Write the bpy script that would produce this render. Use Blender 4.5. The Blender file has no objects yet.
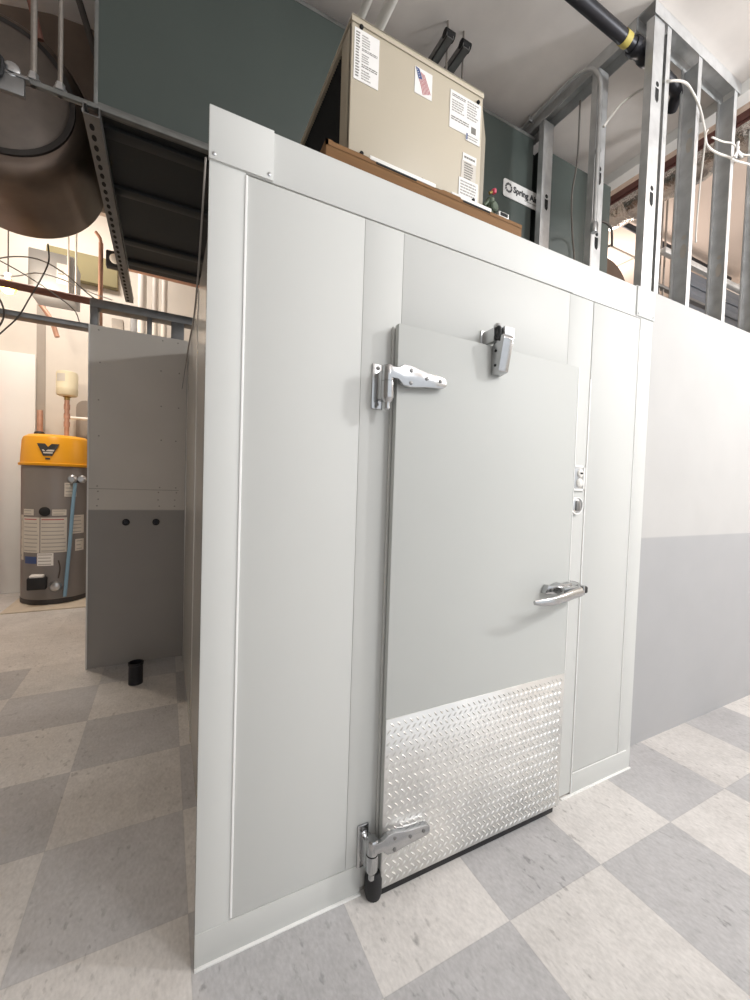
import bpy, bmesh, math, random
from mathutils import Vector, Matrix
random.seed(7)
PI = math.pi
scene = bpy.context.scene
COL = scene.collection

# ------------------------------------------------------------------ materials
def lin(c):
    return c / 12.92 if c <= 0.04045 else ((c + 0.055) / 1.055) ** 2.4
def rgb(h):
    h = h.lstrip('#')
    return tuple(lin(int(h[i:i + 2], 16) / 255) for i in (0, 2, 4)) + (1.0,)

def mat(name, col, rough=0.5, metal=0.0, var=0.0, scale=8.0, bump=0.0, bscale=60.0, spec=0.5, stretch=None, rvar=0.0):
    """Principled material with noise-driven colour variation and bump."""
    m = bpy.data.materials.new(name)
    m.use_nodes = True
    nt = m.node_tree
    b = nt.nodes['Principled BSDF']
    c = rgb(col) if isinstance(col, str) else col
    b.inputs['Base Color'].default_value = c
    b.inputs['Roughness'].default_value = rough
    b.inputs['Metallic'].default_value = metal
    b.inputs['Specular IOR Level'].default_value = spec
    tc = nt.nodes.new('ShaderNodeTexCoord')
    src = tc.outputs['Object']
    if stretch:
        mp = nt.nodes.new('ShaderNodeMapping')
        mp.inputs['Scale'].default_value = stretch
        nt.links.new(src, mp.inputs['Vector'])
        src = mp.outputs['Vector']
    if var > 0 or rvar > 0:
        n = nt.nodes.new('ShaderNodeTexNoise')
        n.inputs['Scale'].default_value = scale
        n.inputs['Detail'].default_value = 5
        nt.links.new(src, n.inputs['Vector'])
        if var > 0:
            r = nt.nodes.new('ShaderNodeValToRGB')
            r.color_ramp.elements[0].position = 0.3
            r.color_ramp.elements[1].position = 0.7
            r.color_ramp.elements[0].color = tuple(x * (1 - var) for x in c[:3]) + (1,)
            r.color_ramp.elements[1].color = tuple(min(1, x * (1 + var)) for x in c[:3]) + (1,)
            nt.links.new(n.outputs['Fac'], r.inputs['Fac'])
            nt.links.new(r.outputs['Color'], b.inputs['Base Color'])
        if rvar > 0:
            mr = nt.nodes.new('ShaderNodeMapRange')
            mr.inputs['To Min'].default_value = max(0.02, rough - rvar)
            mr.inputs['To Max'].default_value = min(1, rough + rvar)
            nt.links.new(n.outputs['Fac'], mr.inputs['Value'])
            nt.links.new(mr.outputs['Result'], b.inputs['Roughness'])
    if bump > 0:
        n2 = nt.nodes.new('ShaderNodeTexNoise')
        n2.inputs['Scale'].default_value = bscale
        n2.inputs['Detail'].default_value = 4
        nt.links.new(src, n2.inputs['Vector'])
        bp = nt.nodes.new('ShaderNodeBump')
        bp.inputs['Strength'].default_value = bump
        bp.inputs['Distance'].default_value = 0.01
        nt.links.new(n2.outputs['Fac'], bp.inputs['Height'])
        nt.links.new(bp.outputs['Normal'], b.inputs['Normal'])
    return m

def emit(name, col, s):
    m = bpy.data.materials.new(name)
    m.use_nodes = True
    b = m.node_tree.nodes['Principled BSDF']
    b.inputs['Base Color'].default_value = rgb(col)
    b.inputs['Emission Color'].default_value = rgb(col)
    b.inputs['Emission Strength'].default_value = s
    return m

M = {}
M['cooler'] = mat('cooler_skin', '#cdcecb', 0.5, 0.0, 0.012, 1.5, 0.04, 2.5, 0.14, rvar=0.06)
M['cooler_side'] = mat('cooler_side_skin', '#c9c6c0', 0.2, 0.25, 0.02, 2.0, 0.03, 3.0)
M['cooler_trim'] = mat('cooler_trim', '#d3d4d1', 0.48, 0.0, 0.01, 3, spec=0.2)
M['door_skin'] = mat('door_skin', '#c1c3c0', 0.5, 0.0, 0.012, 1.5, 0.04, 2.0, 0.14, rvar=0.06)
M['caulk'] = mat('caulk', '#f4f4f2', 0.35)
M['seam'] = mat('seam_shadow_gap', '#8e8f8d', 0.6)
M['black_rubber'] = mat('black_rubber', '#17171a', 0.55, 0, 0.15, 20)
M['dark'] = mat('dark_recess', '#141414', 0.8)
M['chrome'] = mat('chrome', '#b6b7b8', 0.2, 1.0, 0.04, 20, rvar=0.06)
M['zinc'] = mat('brushed_zinc', '#c4c5c6', 0.3, 0.9, 0.06, 30)
M['plate'] = mat('tread_plate', '#e6e5e2', 0.32, 0.62, 0.06, 7, rvar=0.08)
M['galv'] = mat('galvanised_steel', '#d2d3d3', 0.36, 0.55, 0.12, 14, 0.03, 30, rvar=0.1)
M['galv_dull'] = mat('dull_galvanised_steel', '#868584', 0.45, 0.75, 0.14, 12, rvar=0.1)
M['rod'] = mat('threaded_rod_steel', '#9a938c', 0.45, 0.7, 0.1, 80, 0.2, 300)
M['drywall'] = mat('white_drywall', '#e9e7e3', 0.85, 0, 0.02, 3, 0.05, 80)
M['ceiling'] = mat('ceiling_board', '#e8e1db', 0.9, 0, 0.13, 1.7, 0.05, 40)
M['ceiling2'] = mat('far_ceiling_board', '#d8c6b8', 0.9, 0, 0.05, 0.8)
M['back_wall'] = mat('patchy_plaster', '#d9d2c8', 0.9, 0, 0.07, 1.6, 0.04, 30)
M['blocker'] = mat('blocker_grey', '#8f8a84', 0.85, 0, 0.06, 2)
M['olive'] = mat('olive_board', '#8b8262', 0.9, 0, 0.08, 2)
M['ahu'] = mat('dark_green_paint', '#464e4a', 0.5, 0.0, 0.04, 2.5, 0.02, 120)
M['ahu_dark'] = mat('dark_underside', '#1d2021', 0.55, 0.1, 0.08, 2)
M['ahu_edge'] = mat('worn_edge_grey', '#70706d', 0.5, 0.3, 0.2, 12)
M['label'] = mat('white_label', '#e9e7e4', 0.5, 0, 0.01, 10)
M['label_grey'] = mat('grey_label', '#cfc9c0', 0.5, 0, 0.03, 10)
M['ink'] = mat('label_ink', '#3a3a3c', 0.6)
M['ink_light'] = mat('faint_label_ink', '#a3a09b', 0.6)
M['ink_mid'] = mat('soft_label_ink', '#77746f', 0.6)
M['red'] = mat('label_red', '#b0545a', 0.5)
M['blue'] = mat('label_blue', '#3c4f80', 0.5)
M['unit'] = mat('beige_enamel', '#bdb3a0', 0.42, 0, 0.015, 3, 0.02, 80)
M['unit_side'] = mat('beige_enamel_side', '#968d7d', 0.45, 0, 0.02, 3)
M['coil'] = mat('black_coil', '#1b1b1c', 0.7, 0.2, 0.2, 40)
M['wood'] = mat('brown_board', '#7d5a36', 0.8, 0, 0.1, 6, 0.1, 90, stretch=(1, 6, 12))
M['white_metal'] = mat('white_enamel', '#eceae5', 0.4)
M['brass'] = mat('brass', '#8f7c4c', 0.35, 0.8, 0.1, 20)
M['green_fit'] = mat('green_fitting', '#4d5a49', 0.5, 0.2, 0.15, 30)
M['red_cap'] = mat('red_cap', '#c4405a', 0.45)
M['drum'] = mat('brown_sheet_metal', '#74655a', 0.36, 0.8, 0.2, 4, 0.06, 12, rvar=0.1)
M['drum_face'] = mat('brown_dull_metal', '#7a6a5e', 0.5, 0.55, 0.15, 5, 0.05, 14)
M['drum_hub'] = mat('grey_zinc_face', '#7a7068', 0.45, 0.5, 0.15, 9)
M['copper'] = mat('copper', '#c59a85', 0.5, 0.5, 0.15, 12)
M['copper_ins'] = mat('reddish_pipe', '#84594c', 0.55, 0.2, 0.15, 9)
M['black_pipe'] = mat('black_iron', '#2b2b30', 0.42, 0.4, 0.12, 12)
M['yellow_tag'] = mat('yellow_band', '#c2b15c', 0.6, 0, 0.05, 20)
M['white_pipe'] = mat('white_pipe', '#f3efe8', 0.5, 0, 0.03, 8)
M['white_cable'] = mat('white_cable', '#dcd7cf', 0.5)
M['grey_cable'] = mat('grey_cable', '#8d8781', 0.55)
M['dark_cable'] = mat('dark_cable', '#47403a', 0.6)
M['yellow'] = mat('yellow_plastic', '#e9a41c', 0.38, 0, 0.03, 4)
M['heater'] = mat('heater_grey', '#7f7a78', 0.42, 0.2, 0.04, 3)
M['heater_dark'] = mat('heater_base', '#3a3636', 0.5)
M['cream'] = mat('cream_enamel', '#e6dcbf', 0.45, 0, 0.02, 5)
M['blue_tube'] = mat('pale_blue_tube', '#7fa3bd', 0.35)
M['orange'] = mat('orange_board', '#b8633c', 0.7, 0, 0.1, 8)
M['concrete'] = mat('pale_concrete', '#cbbfae', 0.9, 0, 0.1, 6, 0.1, 50)
M['panel_grey'] = mat('cabinet_grey', '#aeb0b3', 0.5, 0.1, 0.03, 4)
M['foil'] = mat('foil_wrap', '#e2deda', 0.2, 1.0, 0.1, 14, 1.0, 22, rvar=0.12)
M['red_beam'] = mat('red_oxide_steel', '#5e3a35', 0.6, 0.1, 0.1, 6)
M['joist'] = mat('dark_joist', '#3f3a37', 0.6, 0.2, 0.1, 8)
M['shutter'] = mat('blue_grey_steel', '#7d838c', 0.45, 0.4, 0.08, 5)
M['bulb'] = emit('lit_bulb', '#ffc650', 5)
M['wall_patch'] = mat('grey_patch', '#a59c92', 0.8, 0, 0.05, 6)

def two_tone(name, low, high, z, soft=0.004, var=0.025):
    """Wall finish painted grey up to height z and pale above it."""
    m = mat(name, high, 0.8, 0, 0, spec=0.2)
    nt = m.node_tree
    b = nt.nodes['Principled BSDF']
    g = nt.nodes.new('ShaderNodeNewGeometry')
    s = nt.nodes.new('ShaderNodeSeparateXYZ')
    nt.links.new(g.outputs['Position'], s.inputs[0])
    mr = nt.nodes.new('ShaderNodeMapRange')
    mr.inputs['From Min'].default_value = z - soft
    mr.inputs['From Max'].default_value = z + soft
    nt.links.new(s.outputs['Z'], mr.inputs['Value'])
    mx = nt.nodes.new('ShaderNodeMix'); mx.data_type = 'RGBA'
    mx.inputs[6].default_value = rgb(low); mx.inputs[7].default_value = rgb(high)
    nt.links.new(mr.outputs['Result'], mx.inputs[0])
    n = nt.nodes.new('ShaderNodeTexNoise'); n.inputs['Scale'].default_value = 4; n.inputs['Detail'].default_value = 6
    nt.links.new(g.outputs['Position'], n.inputs['Vector'])
    mr2 = nt.nodes.new('ShaderNodeMapRange')
    mr2.inputs['To Min'].default_value = 1 - var * 2; mr2.inputs['To Max'].default_value = 1 + var * 2
    nt.links.new(n.outputs['Fac'], mr2.inputs['Value'])
    ml = nt.nodes.new('ShaderNodeMix'); ml.data_type = 'RGBA'; ml.blend_type = 'MULTIPLY'
    ml.inputs[0].default_value = 1
    nt.links.new(mx.outputs[2], ml.inputs[6]); nt.links.new(mr2.outputs['Result'], ml.inputs[7])
    nt.links.new(ml.outputs[2], b.inputs['Base Color'])
    return m
M['rwall'] = two_tone('right_wall_paint', '#aeaeaf', '#c1c0be', 1.2187)
M['partition'] = two_tone('partition_paint', '#a29d98', '#d6cfc6', 1.2187)

def floor_mat():
    m = bpy.data.materials.new('checker_tiles'); m.use_nodes = True
    nt = m.node_tree; N = nt.nodes; L = nt.links
    b = N['Principled BSDF']
    g = N.new('ShaderNodeNewGeometry')
    s = N.new('ShaderNodeSeparateXYZ'); L.new(g.outputs['Position'], s.inputs[0])
    T, OX, OY = 0.488, -0.4956, 0.1800
    def mth(op, a, bb=None, c=None):
        n = N.new('ShaderNodeMath'); n.operation = op
        for i, v in enumerate((a, bb, c)):
            if v is None: continue
            if isinstance(v, (int, float)): n.inputs[i].default_value = v
            else: L.new(v, n.inputs[i])
        return n.outputs[0]
    u = mth('DIVIDE', mth('SUBTRACT', s.outputs['X'], OX), T)
    v = mth('DIVIDE', mth('SUBTRACT', s.outputs['Y'], OY), T)
    fu, fv = mth('FLOOR', u), mth('FLOOR', v)
    par = mth('FLOORED_MODULO', mth('ADD', fu, fv), 2.0)           # 0 = grey, 1 = pale
    far = mth('GREATER_THAN', s.outputs['Y'], OY + 5 * T)
    par = mth('MAXIMUM', par, far)
    # per-tile tint
    wn = N.new('ShaderNodeTexWhiteNoise'); wn.noise_dimensions = '2D'
    cb = N.new('ShaderNodeCombineXYZ'); L.new(fu, cb.inputs[0]); L.new(fv, cb.inputs[1]); L.new(cb.outputs[0], wn.inputs['Vector'])
    mx = N.new('ShaderNodeMix'); mx.data_type = 'RGBA'
    mx.inputs[6].default_value = rgb('#b5b4b5'); mx.inputs[7].default_value = rgb('#cdcac7')
    L.new(par, mx.inputs[0])
    # mottling
    n1 = N.new('ShaderNodeTexNoise'); n1.inputs['Scale'].default_value = 16; n1.inputs['Detail'].default_value = 8; n1.inputs['Roughness'].default_value = 0.7
    L.new(g.outputs['Position'], n1.inputs['Vector'])
    n2 = N.new('ShaderNodeTexNoise'); n2.inputs['Scale'].default_value = 90; n2.inputs['Detail'].default_value = 4
    mp = N.new('ShaderNodeMapping'); mp.inputs['Rotation'].default_value = (0, 0, 0.8); mp.inputs['Scale'].default_value = (1, 0.55, 1)
    L.new(g.outputs['Position'], mp.inputs['Vector']); L.new(mp.outputs[0], n2.inputs['Vector'])
    # scuffs: sparse dark streaks
    n3 = N.new('ShaderNodeTexNoise'); n3.inputs['Scale'].default_value = 38; n3.inputs['Detail'].default_value = 3
    L.new(mp.outputs[0], n3.inputs['Vector'])
    n4 = N.new('ShaderNodeTexNoise'); n4.inputs['Scale'].default_value = 2.3; n4.inputs['Detail'].default_value = 2
    L.new(g.outputs['Position'], n4.inputs['Vector'])
    sc = N.new('ShaderNodeMapRange'); sc.inputs['From Min'].default_value = 0.60; sc.inputs['From Max'].default_value = 0.70
    L.new(n3.outputs['Fac'], sc.inputs['Value'])
    sc2 = N.new('ShaderNodeMapRange'); sc2.inputs['From Min'].default_value = 0.40; sc2.inputs['From Max'].default_value = 0.62
    L.new(n4.outputs['Fac'], sc2.inputs['Value'])
    scuff = mth('MULTIPLY', mth('MULTIPLY', sc.outputs[0], sc2.outputs[0]), 0.34)
    tone = mth('ADD', mth('MULTIPLY', mth('SUBTRACT', n1.outputs['Fac'], 0.5), 0.42),
               mth('ADD', mth('MULTIPLY', mth('SUBTRACT', n2.outputs['Fac'], 0.5), 0.46),
                   mth('MULTIPLY', mth('SUBTRACT', wn.outputs['Value'], 0.5), 0.10)))
    n5 = N.new('ShaderNodeTexNoise'); n5.inputs['Scale'].default_value = 3.2; n5.inputs['Detail'].default_value = 6; n5.inputs['Distortion'].default_value = 0.6
    L.new(g.outputs['Position'], n5.inputs['Vector'])
    tone = mth('ADD', tone, mth('MULTIPLY', mth('SUBTRACT', n5.outputs['Fac'], 0.5), 0.40))
    tone = mth('SUBTRACT', mth('ADD', tone, 1.0), scuff)
    # seams
    def edge(w):
        f = mth('FRACT', w)
        d = mth('MINIMUM', f, mth('SUBTRACT', 1.0, f))
        return mth('LESS_THAN', d, 0.004)
    seam = mth('MAXIMUM', edge(u), edge(v))
    tone = mth('SUBTRACT', tone, mth('MULTIPLY', seam, 0.10))
    ml = N.new('ShaderNodeMix'); ml.data_type = 'RGBA'; ml.blend_type = 'MULTIPLY'; ml.inputs[0].default_value = 1
    L.new(mx.outputs[2], ml.inputs[6]); L.new(tone, ml.inputs[7])
    L.new(ml.outputs[2], b.inputs['Base Color'])
    b.inputs['Roughness'].default_value = 0.55
    bp = N.new('ShaderNodeBump'); bp.inputs['Strength'].default_value = 0.12; bp.inputs['Distance'].default_value = 0.004
    L.new(n2.outputs['Fac'], bp.inputs['Height']); L.new(bp.outputs[0], b.inputs['Normal'])
    return m
M['floor'] = floor_mat()

# ------------------------------------------------------------------ mesh builder (world coordinates)
WORLD = {}
class MB:
    def __init__(self):
        self.bm = bmesh.new(); self.mi = 0
    def face(self, vs):
        try:
            f = self.bm.faces.new(vs); f.material_index = self.mi; return f
        except ValueError:
            return None
    def use(self, i): self.mi = i; return self
    def box(self, x0, x1, y0, y1, z0, z1, bev=0.0, seg=2):
        t = bmesh.new()
        vs = [t.verts.new((x, y, z)) for x in (x0, x1) for y in (y0, y1) for z in (z0, z1)]
        for q in ((0, 1, 3, 2), (4, 6, 7, 5), (0, 4, 5, 1), (2, 3, 7, 6), (0, 2, 6, 4), (1, 5, 7, 3)):
            t.faces.new([vs[i] for i in q])
        if bev > 0:
            bmesh.ops.bevel(t, geom=list(t.edges), offset=bev, segments=seg, affect='EDGES', profile=0.5)
        self.merge(t); return self
    def merge(self, t, mtx=None):
        mp = {}
        for v in t.verts:
            mp[v] = self.bm.verts.new(mtx @ v.co if mtx else v.co)
        for f in t.faces:
            self.face([mp[v] for v in f.verts])
        t.free()
    def prism(self, poly, axis, a, b, bev=0.0):
        """Extrude a 2-D polygon. axis 0: poly is (y,z); 1: (x,z); 2: (x,y)."""
        t = bmesh.new()
        def P(p, h):
            return ((h, p[0], p[1]), (p[0], h, p[1]), (p[0], p[1], h))[axis]
        A = [t.verts.new(P(p, a)) for p in poly]; B = [t.verts.new(P(p, b)) for p in poly]
        n = len(poly)
        t.faces.new(A); t.faces.new(B[::-1])
        for i in range(n):
            t.faces.new([A[i], B[i], B[(i + 1) % n], A[(i + 1) % n]])
        bmesh.ops.recalc_face_normals(t, faces=list(t.faces))
        if bev > 0:
            bmesh.ops.bevel(t, geom=list(t.edges), offset=bev, segments=2, affect='EDGES', profile=0.5)
        self.merge(t); return self
    def rings(self, rings, cap=True, closed=True):
        R = [[self.bm.verts.new(p) for p in r] for r in rings]
        for a, b in zip(R, R[1:]):
            n = len(a)
            for i in range(n if closed else n - 1):
                self.face([a[i], a[(i + 1) % n], b[(i + 1) % n], b[i]])
        if cap:
            self.face(R[0][::-1]); self.face(R[-1])
        return self
    def lathe(self, c, prof, axis=2, seg=32, cap=True):
        """prof: list of (radius, height along axis) about point c."""
        rs = []
        for r, h in prof:
            ring = []
            for k in range(seg):
                a = 2 * PI * k / seg
                p = [0, 0, 0]; p[axis] = h; p[(axis + 1) % 3] = r * math.cos(a); p[(axis + 2) % 3] = r * math.sin(a)
                ring.append((c[0] + p[0], c[1] + p[1], c[2] + p[2]))
            rs.append(ring)
        return self.rings(rs, cap)
    def tube(self, pts, r, seg=8, smooth=0, rfun=None):
        P = [Vector(p) for p in pts]
        if smooth:
            Q = []
            E = [2 * P[0] - P[1]] + P + [2 * P[-1] - P[-2]]
            for i in range(1, len(E) - 2):
                for k in range(smooth):
                    t = k / smooth
                    a, b, c, d = E[i - 1], E[i], E[i + 1], E[i + 2]
                    Q.append(0.5 * ((2 * b) + (c - a) * t + (2 * a - 5 * b + 4 * c - d) * t * t + (3 * b - a - 3 * c + d) * t ** 3))
            Q.append(P[-1]); P = Q
        rs = []
        T0 = (P[1] - P[0]).normalized()
        up = Vector((0, 0, 1)) if abs(T0.z) < 0.9 else Vector((1, 0, 0))
        n = T0.cross(up).normalized()
        for i, p in enumerate(P):
            T = (P[min(i + 1, len(P) - 1)] - P[max(i - 1, 0)]).normalized()
            n = (n - T * n.dot(T)).normalized(); bb = T.cross(n)
            rr = rfun(i / (len(P) - 1)) if rfun else r
            rs.append([p + (n * math.cos(2 * PI * k / seg) + bb * math.sin(2 * PI * k / seg)) * rr for k in range(seg)])
        return self.rings(rs)
    def cyl(self, a, b, r, seg=16): return self.tube([a, b], r, seg)
    def build(self, name, mats, parent=None, smooth=None, **tags):
        if not isinstance(mats, (list, tuple)): mats = [mats]
        bm = self.bm
        bmesh.ops.recalc_face_normals(bm, faces=list(bm.faces))
        if parent is None:
            xs = [v.co.x for v in bm.verts]; ys = [v.co.y for v in bm.verts]; zs = [v.co.z for v in bm.verts]
            o0 = Vector(((min(xs) + max(xs)) / 2, (min(ys) + max(ys)) / 2, min(zs)))
        else:
            o0 = WORLD[parent.name]
        for v in bm.verts: v.co -= o0
        me = bpy.data.meshes.new(name); bm.to_mesh(me); bm.free()
        for m in mats: me.materials.append(M[m])
        ang = 0.6 if smooth is None else smooth
        if ang: 
            me.shade_smooth()
            try: me.set_sharp_from_angle(angle=ang)
            except Exception: pass
        o = bpy.data.objects.new(name, me); COL.objects.link(o)
        if parent is None: o.location = o0
        else: o.parent = parent
        WORLD[o.name] = o0
        tag(o, **tags); return o

def tag(o, label=None, cat=None, group=None, kind=None):
    if label: o['label'] = label
    if cat: o['category'] = cat
    if group: o['group'] = group
    if kind: o['kind'] = kind
    return o
def thing(name, loc, label, cat, group=None):
    o = bpy.data.objects.new(name, None); COL.objects.link(o); o.location = loc
    o.empty_display_size = 0.1
    WORLD[o.name] = Vector(loc); return tag(o, label, cat, group)
def box(x0, x1, y0, y1, z0, z1, bev=0.0): return MB().box(x0, x1, y0, y1, z0, z1, bev)
S = dict(kind='structure')

# ------------------------------------------------------------------ setting
CZ = 4.16
box(-3.2, 8.0, -6.0, 6.0, -0.1, 0.0).build('floor', 'floor', **S)
box(-3.2, 3.2, -6.0, 2.62, CZ, CZ + 0.1).build('ceiling', 'ceiling', **S)
box(-3.2, 3.2, 2.62, 6.0, 4.9, 5.0).build('ceiling_back', 'ceiling2', **S)
box(3.2, 8.0, -6.0, 6.0, 4.9, 5.0).build('ceiling_right', 'ceiling2', **S)
MB().box(3.2, 3.30, -6.0, 2.62, 4.085, 4.9).build('trim_1', 'drywall', **S)         # bulkhead at the ceiling's edge
box(-3.2, 3.2, 2.62, 2.72, CZ, 4.9).build('trim_2', 'ceiling', **S)
box(-3.2, 3.0, 5.3, 5.4, 0, 4.9).build('wall_back', 'back_wall', **S)
box(-3.3, -3.2, -6.0, 6.0, 0, 5.0).build('wall_left', 'back_wall', **S)
box(-1.85, -1.75, -6.0, 2.40, 0, CZ).build('wall_blocker', 'blocker', **S)  # unseen wall added to block light and shade the left passage
box(8.0, 8.1, -6.0, 6.0, 0, 5.0).build('wall_right', 'back_wall', **S)
box(3.0, 8.0, 6.0, 6.1, 0, 5.0).build('wall_rear', 'back_wall', **S)
# the wall that runs on from the cooler: drywall, grey wainscot height and white above
box(2.165, 7.9, 0.105, 0.121, 0.0, 2.605).build('wall_front', 'rwall', **S)
# partition behind the cooler
pw = box(-0.617, 0.9, 2.448, 2.57, 0.0, 2.602).build('wall_partition', 'partition', **S)
sm = MB()
sm.box(-0.612, 0.0, 2.4465, 2.448, 1.378, 1.382)
for zx in (1.36, 1.40, 1.25, 1.30, 1.78, 2.05, 2.33, 2.57):
    for xx in (-0.55, -0.14, 0.0 - 0.02):
        sm.lathe((xx + random.uniform(-.01, .01), 2.447, zx), [(0.006, -0.001), (0.006, 0.001)], 1, 8)
sm.build('trim_4', 'wall_patch', **S)
box(-0.622, -0.612, 2.44, 2.58, 0.0, 2.602).build('trim_5', 'drywall', **S)
# taped joint in the back wall
box(-1.56, -1.47, 5.29, 5.3, 1.95, 3.6).build('trim_6', 'wall_patch', **S)
box(-1.45, -0.7, 5.19, 5.3, 3.97, 4.32, 0.01).build('trim_7', 'olive', **S)

# ------------------------------------------------------------------ walk-in cooler
W, D, H = 2.143, 2.44, 2.510
cooler = thing('walk_in_cooler', (W / 2, D / 2, 0), 'large white metal walk-in cooler with a hinged door standing on the checkered floor', 'walk-in cooler')
MB().box(0.048, W - 0.004, 0.004, D, 0.0, H - 0.004).build('body', 'cooler_side', cooler)
def plate(name, x0, x1, z0, z1, m='cooler', y=-0.002, bev=0.0012, **t):
    return MB().box(x0, x1, y, 0.006, z0, z1, bev).build(name, m, cooler, **t)
g = 0.0005
plate('wall_panel', 0.104 + g, 0.4875 - g, 0.108 + g, 2.360 - g)
plate('wall_panel', 0.4875 + g, 0.6395 - g, 0.02, 2.360 - g)
plate('wall_panel', 0.6395 + g, 1.5095 - g, 2.03, 2.360 - g)
plate('wall_panel', 1.5095 + g, 1.672 - g, 0.012, 2.360 - g)
plate('wall_panel', 1.676 + g, 2.0385 - g, 0.108 + g, 2.360 - g)
plate('door_frame', 0.64, 1.508, 0.012, 2.03, 'cooler', -0.001)
plate('corner_trim', 0.0, 0.100, 0.0, 2.45, 'cooler_trim', -0.003)
plate('corner_trim', 2.0395, W, 0.0, 2.45, 'cooler_trim', -0.004)
plate('top_trim', 0.0, W, 2.364, H, 'cooler_trim', -0.0035)
plate('base_trim', 0.0, 0.545, 0.0, 0.107, 'cooler', -0.0045)
plate('base_trim', 1.676, W, 0.0, 0.106, 'cooler', -0.0045)
for (a, b) in ((-0.002, 0.177), (1.994, W + 0.002)):
    c = MB(); c.box(a, b, -0.010, 0.004, 2.366, H + 0.001, 0.001).build('corner_cap', 'cooler_trim', cooler)
    for sx in (a + 0.014, b - 0.012):
        MB().lathe((sx, -0.0115, 2.380), [(0.0055, 0.0015), (0.0055, -0.0005), (0.003, -0.002)], 1, 10).build('screw', 'zinc', cooler)
def bead(x, z0, z1, w=0.0042, y=-0.0062):
    MB().box(x - w, x + w, y, 0.0, z0, z1, 0.001).build('caulk_bead', 'caulk', cooler)
bead(0.102, 0.115, 2.358, 0.0034); bead(1.674, 0.006, 2.0, 0.0026)
MB().box(0.0, 0.545, -0.014, -0.004, 0.0, 0.006, 0.001).build('caulk_bead', 'caulk', cooler)
MB().box(1.60, W, -0.014, -0.004, 0.0, 0.006, 0.001).build('caulk_bead', 'caulk', cooler)
MB().box(1.52, 2.04, -0.0060, -0.001, 2.3605, 2.3635, 0.001).build('caulk_bead', 'caulk', cooler)
MB().box(2.0365, 2.0390, -0.0050, 0.0, 0.11, 2.3, 0.0008).build('caulk_bead', 'caulk', cooler)
MB().box(1.676, 2.10, -0.0085, -0.004, 0.1045, 0.108, 0.001).build('caulk_bead', 'caulk', cooler)
MB().box(0.0, 0.06, -0.002, 0.012, 0.0, 2.40, 0.001).build('side_trim', 'cooler_side', cooler)
MB().box(0.044, 0.05, 0.0, 0.09, 0.0, 2.3, 0.001).build('side_trim', 'cooler_side', cooler)
MB().box(0.044, 0.05, 1.17, 1.25, 0.0, 2.5, 0.001).build('side_trim', 'cooler_side', cooler)
MB().box(0.044, 0.05, 2.33, 2.44, 0.0, 2.5, 0.001).build('side_trim', 'cooler_side', cooler)
# switch plate and lock on the door frame
sw = MB().box(1.588, 1.652, -0.010, -0.001, 1.478, 1.589, 0.002).build('switch_plate', 'zinc', cooler, label='small metal switch plate with white rim')
r = MB()
for (a, b, c, d) in ((1.585, 1.655, 1.583, 1.592), (1.585, 1.655, 1.475, 1.484), (1.646, 1.655, 1.475, 1.592)):
    r.box(a, b, -0.013, -0.002, c, d, 0.001)
r.build('rim', 'caulk', sw)
MB().lathe((1.622, -0.013, 1.556), [(0.018, 0.003), (0.018, -0.003), (0.014, -0.006)], 1, 20).build('pilot_light', 'white_metal', sw)
MB().box(1.613, 1.631, -0.021, -0.016, 1.552, 1.560, 0.001).build('slot', 'dark', sw)
MB().lathe((1.620, -0.013, 1.512), [(0.020, 0.003), (0.020, -0.003), (0.013, -0.009)], 1, 20).build('button', 'white_metal', sw)
lk = MB().lathe((1.607, -0.006, 1.405), [(0.040, 0.005), (0.040, -0.004), (0.034, -0.008)], 1, 28).build('lock', 'zinc', cooler, label='round metal lock plate')
MB().lathe((1.607, -0.016, 1.405), [(0.040, 0.004), (0.041, -0.001), (0.036, -0.001), (0.035, 0.004)], 1, 28, False).build('rim', 'caulk', lk)
MB().box(1.596, 1.622, -0.020, -0.008, 1.382, 1.428, 0.003).build('key_cylinder', 'galv_dull', lk)

# door
DX0, DX1, DZ0, DZ1, DY = 0.603, 1.530, 0.030, 2.022, -0.050
door = MB().box(DX0, DX1, DY, -0.026, DZ0, DZ1, 0.0025).build('door', 'door_skin', cooler)
MB().box(DX0 + 0.006, DX1 - 0.006, -0.028, -0.014, DZ0 + 0.005, DZ1 - 0.006).build('gasket', 'black_rubber', door, label='dark rubber gasket behind the door skin')
MB().box(DX0 - 0.001, DX1 + 0.001, -0.016, -0.002, DZ0, DZ1 + 0.001, 0.002).build('back_frame', 'cooler_trim', door)
sw_ = MB(); sw_.box(0.60, 1.50, -0.046, -0.012, 0.003, 0.034, 0.004)
sw_.build('door_sweep', 'black_rubber', door, label='black rubber sweep along the door bottom')
MB().lathe((0.585, -0.032, 0.002), [(0.027, 0), (0.032, 0.02), (0.032, 0.07), (0.024, 0.094)], 2, 16).build('sweep_end', 'black_rubber', door)
MB().tube([(1.530, -0.03, 0.012), (1.5335, -0.035, 0.03), (1.5335, -0.035, 0.07)], 0.005, 8).build('sweep_end', 'black_rubber', door)
MB().box(DX1 - 0.003, DX1 + 0.0012, DY - 0.0015, -0.02, 0.66, DZ1 - 0.003, 0.001).build('edge_highlight', 'caulk', door)  # white strip that paints the highlight along the door's right edge
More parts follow.
